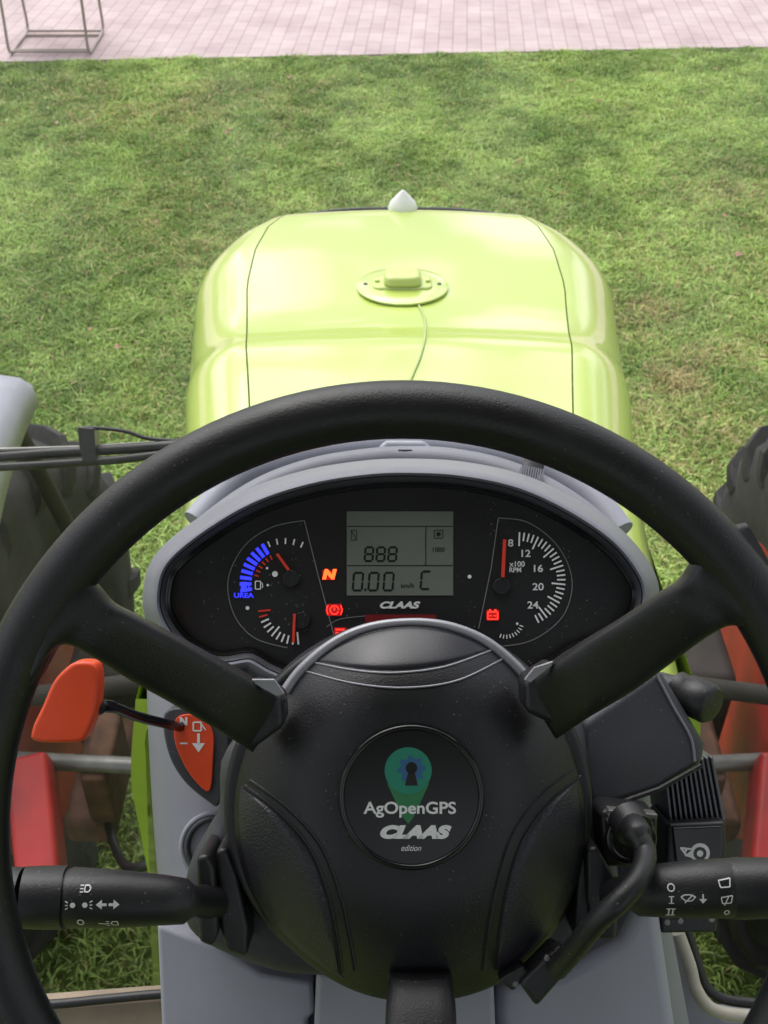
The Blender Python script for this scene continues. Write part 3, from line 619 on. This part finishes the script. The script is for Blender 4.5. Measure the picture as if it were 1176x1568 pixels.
# =============== GROUND
Lp=G(0,97); Rp=G(1176,74)
slope=(Rp.y-Lp.y)/(Rp.x-Lp.x)
edge=lambda x: Lp.y+(x-Lp.x)*slope
def ground_mat():
    m=bpy.data.materials.new('lawn_soil'); m.use_nodes=True; nt=m.node_tree; b=nt.nodes['Principled BSDF']; b.inputs['Roughness'].default_value=1; b.inputs['Specular IOR Level'].default_value=.1
    tc=nt.nodes.new('ShaderNodeTexCoord'); n=nt.nodes.new('ShaderNodeTexNoise'); n.inputs['Scale'].default_value=25; n.inputs['Detail'].default_value=8
    r=nt.nodes.new('ShaderNodeValToRGB'); r.color_ramp.elements[0].position=.35; r.color_ramp.elements[1].position=.7
    r.color_ramp.elements[0].color=lin(86,96,52); r.color_ramp.elements[1].color=lin(136,154,86)
    nt.links.new(tc.outputs['Object'],n.inputs['Vector']); nt.links.new(n.outputs['Fac'],r.inputs['Fac']); nt.links.new(r.outputs['Color'],b.inputs['Base Color'])
    return m
lg=group('lawn',False)
mk('ground_sheet',[(-300,-300,0),(300,-300,0),(300,300,0),(-300,300,0)],[[0,1,2,3]],ground_mat(),lg,smooth=False)
def vnoise(x,y,sc,seed):
    r=np.random.default_rng(seed); n=256; g=r.random((n,n)); X=x/sc+100; Y=y/sc+100
    xi=np.floor(X).astype(int); yi=np.floor(Y).astype(int); fx=X-xi; fy=Y-yi; fx=fx*fx*(3-2*fx); fy=fy*fy*(3-2*fy)
    a=g[xi%n,yi%n];b=g[(xi+1)%n,yi%n];c=g[xi%n,(yi+1)%n];d=g[(xi+1)%n,(yi+1)%n]
    return (a*(1-fx)+b*fx)*(1-fy)+(c*(1-fx)+d*fx)*fy
NB=600000
yy=rng.random(NB*2)**.8*8.3+.3; xx=(rng.random(NB*2)*2-1)*4.4
keep=(np.abs(xx)<1.5+yy*.34)&(yy<Lp.y+(xx-Lp.x)*slope-.02+.07*(vnoise(xx,yy,.12,5)-.5))
clump=vnoise(xx,yy,.07,1)*.6+vnoise(xx,yy,.25,2)*.4
keep&=(rng.random(NB*2)<.25+1.1*clump)
xx=xx[keep][:NB]; yy=yy[keep][:NB]; NBk=len(xx); clump=clump[keep][:NB]
hgt=(.012+.022*rng.random(NBk))*(.5+1.0*clump); az=rng.random(NBk)*2*np.pi; lean=rng.normal(0,.7,NBk)*hgt; la=rng.random(NBk)*2*np.pi
wd=.0018+.0018*rng.random(NBk)+.00022*yy
bx,by=np.cos(az)*wd,np.sin(az)*wd; lx,ly=np.cos(la)*(hgt*.9+lean),np.sin(la)*(hgt*.9+lean)
co=np.zeros((NBk,5,3),dtype=np.float32)
co[:,0]=np.stack([xx-bx,yy-by,np.zeros(NBk)],1); co[:,1]=np.stack([xx+bx,yy+by,np.zeros(NBk)],1)
co[:,2]=np.stack([xx-bx*.8+lx*.3,yy-by*.8+ly*.3,hgt*.62],1); co[:,3]=np.stack([xx+bx*.8+lx*.3,yy+by*.8+ly*.3,hgt*.62],1)
co[:,4]=np.stack([xx+lx,yy+ly,hgt*.85],1)
base=(np.arange(NBk)*5)[:,None]
quads=base+np.array([[0,1,3,2]]); tris=base+np.array([[2,3,4]])
me=bpy.data.meshes.new('grass_blades'); me.vertices.add(NBk*5); me.vertices.foreach_set('co',co.ravel())
loops=np.concatenate([quads,tris],1).ravel().astype(np.int32)
me.loops.add(len(loops)); me.loops.foreach_set('vertex_index',loops)
ls_=np.zeros(NBk*2,dtype=np.int32); ls_[0::2]=np.arange(NBk)*7; ls_[1::2]=np.arange(NBk)*7+4
me.polygons.add(NBk*2); me.polygons.foreach_set('loop_start',ls_)
me.update(calc_edges=True)
patch=vnoise(xx,yy,.5,11)*.35+vnoise(xx,yy,1.3,12)*.25+vnoise(xx,yy,.13,13)*.4
patch=np.clip((patch-.5)*2.6+.5,0,1)
bare=np.exp(-(((xx-1.15)/.45)**2+((yy-3.9)/1.0)**2))*.7+np.exp(-(((xx+1.3)/1.0)**2+((yy-6.9)/.5)**2))*.45+np.exp(-(((xx+.9)/.5)**2+((yy-5.2)/.5)**2))*.3+np.exp(-(((xx-1.9)/.4)**2+((yy-5.4)/.6)**2))*.4
A=np.array(lin(142,174,88)[:3]);Bc=np.array(lin(204,230,136)[:3]);Cc=np.array(lin(222,205,150)[:3])
t=patch[:,None]; colr=A*(1-t)+Bc*t
dry=(rng.random(NBk)<.04+bare*vnoise(xx,yy,.2,33)*1.3+.14*vnoise(xx,yy,.3,21)**2)[:,None]; colr=np.where(dry,Cc*(.7+.5*rng.random((NBk,1))),colr)
colr=colr*(.62+.65*rng.random((NBk,1)))
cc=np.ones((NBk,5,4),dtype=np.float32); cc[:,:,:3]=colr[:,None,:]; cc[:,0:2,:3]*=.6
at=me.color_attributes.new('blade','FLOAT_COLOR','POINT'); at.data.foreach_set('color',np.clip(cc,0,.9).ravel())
mg=bpy.data.materials.new('grass_blade'); mg.use_nodes=True; nt=mg.node_tree; b=nt.nodes['Principled BSDF']; b.inputs['Roughness'].default_value=.5; b.inputs['Specular IOR Level'].default_value=.5
va=nt.nodes.new('ShaderNodeVertexColor'); va.layer_name='blade'; nt.links.new(va.outputs['Color'],b.inputs['Base Color'])
tr=nt.nodes.new('ShaderNodeBsdfTranslucent'); nt.links.new(va.outputs['Color'],tr.inputs['Color']); mx=nt.nodes.new('ShaderNodeMixShader'); mx.inputs[0].default_value=.35
nt.links.new(b.outputs[0],mx.inputs[1]); nt.links.new(tr.outputs[0],mx.inputs[2]); nt.links.new(mx.outputs[0],nt.nodes['Material Output'].inputs['Surface'])
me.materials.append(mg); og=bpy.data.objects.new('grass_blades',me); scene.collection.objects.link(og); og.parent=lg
lv=[];lf=[]
for i in range(80):
    y=random.uniform(2.2,7.6); x=random.uniform(-1,1)*(.4+y*.36)
    if i==0: q=G(1130,397); x,y=q.x,q.y
    a=random.uniform(0,6.28); s=random.uniform(.008,.024) if i else .034; c,sn=math.cos(a),math.sin(a); b0=len(lv)
    for u,w,z in ((-1,0,0),(-.3,.55,.25),(.4,.45,.3),(1.1,0,.1),(.4,-.45,.3),(-.3,-.55,.2)): lv.append(Vector((x+(u*c-w*sn)*s,y+(u*sn+w*c)*s,.024+z*s)))
    lf.append([b0+k for k in range(6)])
mk('fallen_leaves_mesh',lv,lf,mat('dry_leaf',lin(158,118,98),.8,var=.4,vscale=4),group('fallen_leaves',False))
# paving
pg=group('paving',False)
mp=bpy.data.materials.new('block_paving'); mp.use_nodes=True; nt=mp.node_tree; b=nt.nodes['Principled BSDF']; b.inputs['Roughness'].default_value=.85
tc=nt.nodes.new('ShaderNodeTexCoord'); mpn=nt.nodes.new('ShaderNodeMapping'); mpn.inputs['Rotation'].default_value=(0,0,rad(90)+math.atan(slope)); nt.links.new(tc.outputs['Object'],mpn.inputs['Vector'])
br=nt.nodes.new('ShaderNodeTexBrick'); br.inputs['Scale'].default_value=1; br.inputs['Brick Width'].default_value=.2; br.inputs['Row Height'].default_value=.1; br.inputs['Mortar Size'].default_value=.005; br.inputs['Mortar Smooth'].default_value=.5
br.inputs['Color1'].default_value=lin(200,180,180); br.inputs['Color2'].default_value=lin(188,168,170); br.inputs['Mortar'].default_value=lin(164,146,146)
nt.links.new(mpn.outputs['Vector'],br.inputs['Vector'])
ns=nt.nodes.new('ShaderNodeTexNoise'); ns.inputs['Scale'].default_value=3; ns.inputs['Detail'].default_value=8; nt.links.new(tc.outputs['Object'],ns.inputs['Vector'])
mm=nt.nodes.new('ShaderNodeMixRGB'); mm.blend_type='SOFT_LIGHT'; mm.inputs[0].default_value=.6; nt.links.new(br.outputs['Color'],mm.inputs[1]); nt.links.new(ns.outputs['Fac'],mm.inputs[2]); nt.links.new(mm.outputs[0],b.inputs['Base Color'])
bpn=nt.nodes.new('ShaderNodeBump'); bpn.invert=True; bpn.inputs['Strength'].default_value=.4; bpn.inputs['Distance'].default_value=.003; nt.links.new(br.outputs['Fac'],bpn.inputs['Height']); nt.links.new(bpn.outputs['Normal'],b.inputs['Normal'])
xl,xr=-40,40
mk('paving_surface',[(xl,edge(xl),.012),(xr,edge(xr),.012),(xr,edge(xr)+14,.012),(xl,edge(xl)+14,.012),(xl,edge(xl),-.05),(xr,edge(xr),-.05)],[[0,1,2,3],[0,4,5,1]],mp,pg,smooth=False)
# chair
c0=G(76,86,.012)
gc=group('garden_chair',False,(c0.x,c0.y,.012)); m_ch=mat('chair_tube',lin(165,152,142),.4)
w=.27
for s in (-1,1):
    tube('sled_side',[Vector(p) for p in cat([(s*w,.05,.44),(s*w,.02,.2),(s*w,0,.06),(s*w,.05,.012),(s*w,.25,.012),(s*w,.44,.012),(s*w,.52,.05),(s*w,.52,.22),(s*w,.52,.44),(s*w,.58,.7),(s*w,.66,.95)],5)],.010,m_ch,gc,n=10)
    tube('arm_rest',[Vector(p) for p in cat([(s*w,.05,.44),(s*(w+.03),.03,.6),(s*(w+.03),.1,.66),(s*(w+.03),.4,.67),(s*w,.56,.66)],5)],.010,m_ch,gc,n=10)
for y,z in ((.03,.02),(.49,.02),(.09,.012),(.42,.012),(.3,.41)): tube('cross_bar',[Vector((-w,y,z)),Vector((w,y,z))],.009,m_ch,gc,n=10)
for i in range(8): wbox('seat_slat_%d'%i,(0,.06+i*.06,.445),(.54,.045,.012),m_ch,gc,.003)
for i in range(8): wbox('back_slat_%d'%i,(0,.54+i*.018,.52+i*.06),(.54,.012,.045),m_ch,gc,.003)
# =============== WORLD, SUN, CAMERA
w_=bpy.data.worlds.new('World'); scene.world=w_; w_.use_nodes=True; nt=w_.node_tree
sky=nt.nodes.new('ShaderNodeTexSky'); sky.sky_type='NISHITA'; sky.sun_disc=False; sky.sun_elevation=rad(55); sky.sun_rotation=rad(-25); sky.dust_density=4; sky.air_density=1
hs=nt.nodes.new('ShaderNodeHueSaturation'); hs.inputs['Saturation'].default_value=.25
tc=nt.nodes.new('ShaderNodeTexCoord'); cn_=nt.nodes.new('ShaderNodeTexNoise'); cn_.inputs['Scale'].default_value=5.5; cn_.inputs['Detail'].default_value=4
nt.links.new(tc.outputs['Generated'],cn_.inputs['Vector'])
mr=nt.nodes.new('ShaderNodeMapRange'); mr.inputs['From Min'].default_value=.42; mr.inputs['From Max'].default_value=.58; mr.inputs['To Min'].default_value=.7; mr.inputs['To Max'].default_value=2.6
nt.links.new(cn_.outputs['Fac'],mr.inputs['Value'])
vm=nt.nodes.new('ShaderNodeVectorMath'); vm.operation='SCALE'
bg=nt.nodes['Background']; bg.inputs['Strength'].default_value=.15
nt.links.new(sky.outputs[0],hs.inputs['Color']); nt.links.new(hs.outputs[0],vm.inputs[0]); nt.links.new(mr.outputs[0],vm.inputs['Scale']); nt.links.new(vm.outputs[0],bg.inputs['Color'])
sd_=bpy.data.lights.new('sun','SUN'); sd_.energy=1.3; sd_.angle=rad(60); sd_.color=(1,.99,.97)
so=bpy.data.objects.new('sun',sd_); scene.collection.objects.link(so)
az=rad(-25); el=rad(55); dv=Vector((math.sin(az)*math.cos(el),math.cos(az)*math.cos(el),math.sin(el)))
so.rotation_euler=dv.to_track_quat('Z','Y').to_euler()
cam=bpy.data.cameras.new('camera'); co_=bpy.data.objects.new('camera',cam); scene.collection.objects.link(co_)
co_.location=CAM; co_.rotation_euler=(math.pi/2-P,0,0); cam.sensor_fit='VERTICAL'; cam.sensor_height=36; cam.sensor_width=27; cam.lens=36*F/1568
cam.clip_start=.02; cam.clip_end=1000; cam.dof.use_dof=True; cam.dof.focus_distance=.66; cam.dof.aperture_fstop=26
scene.camera=co_
scene.view_settings.view_transform='Standard'; scene.view_settings.look='None'; scene.view_settings.exposure=0
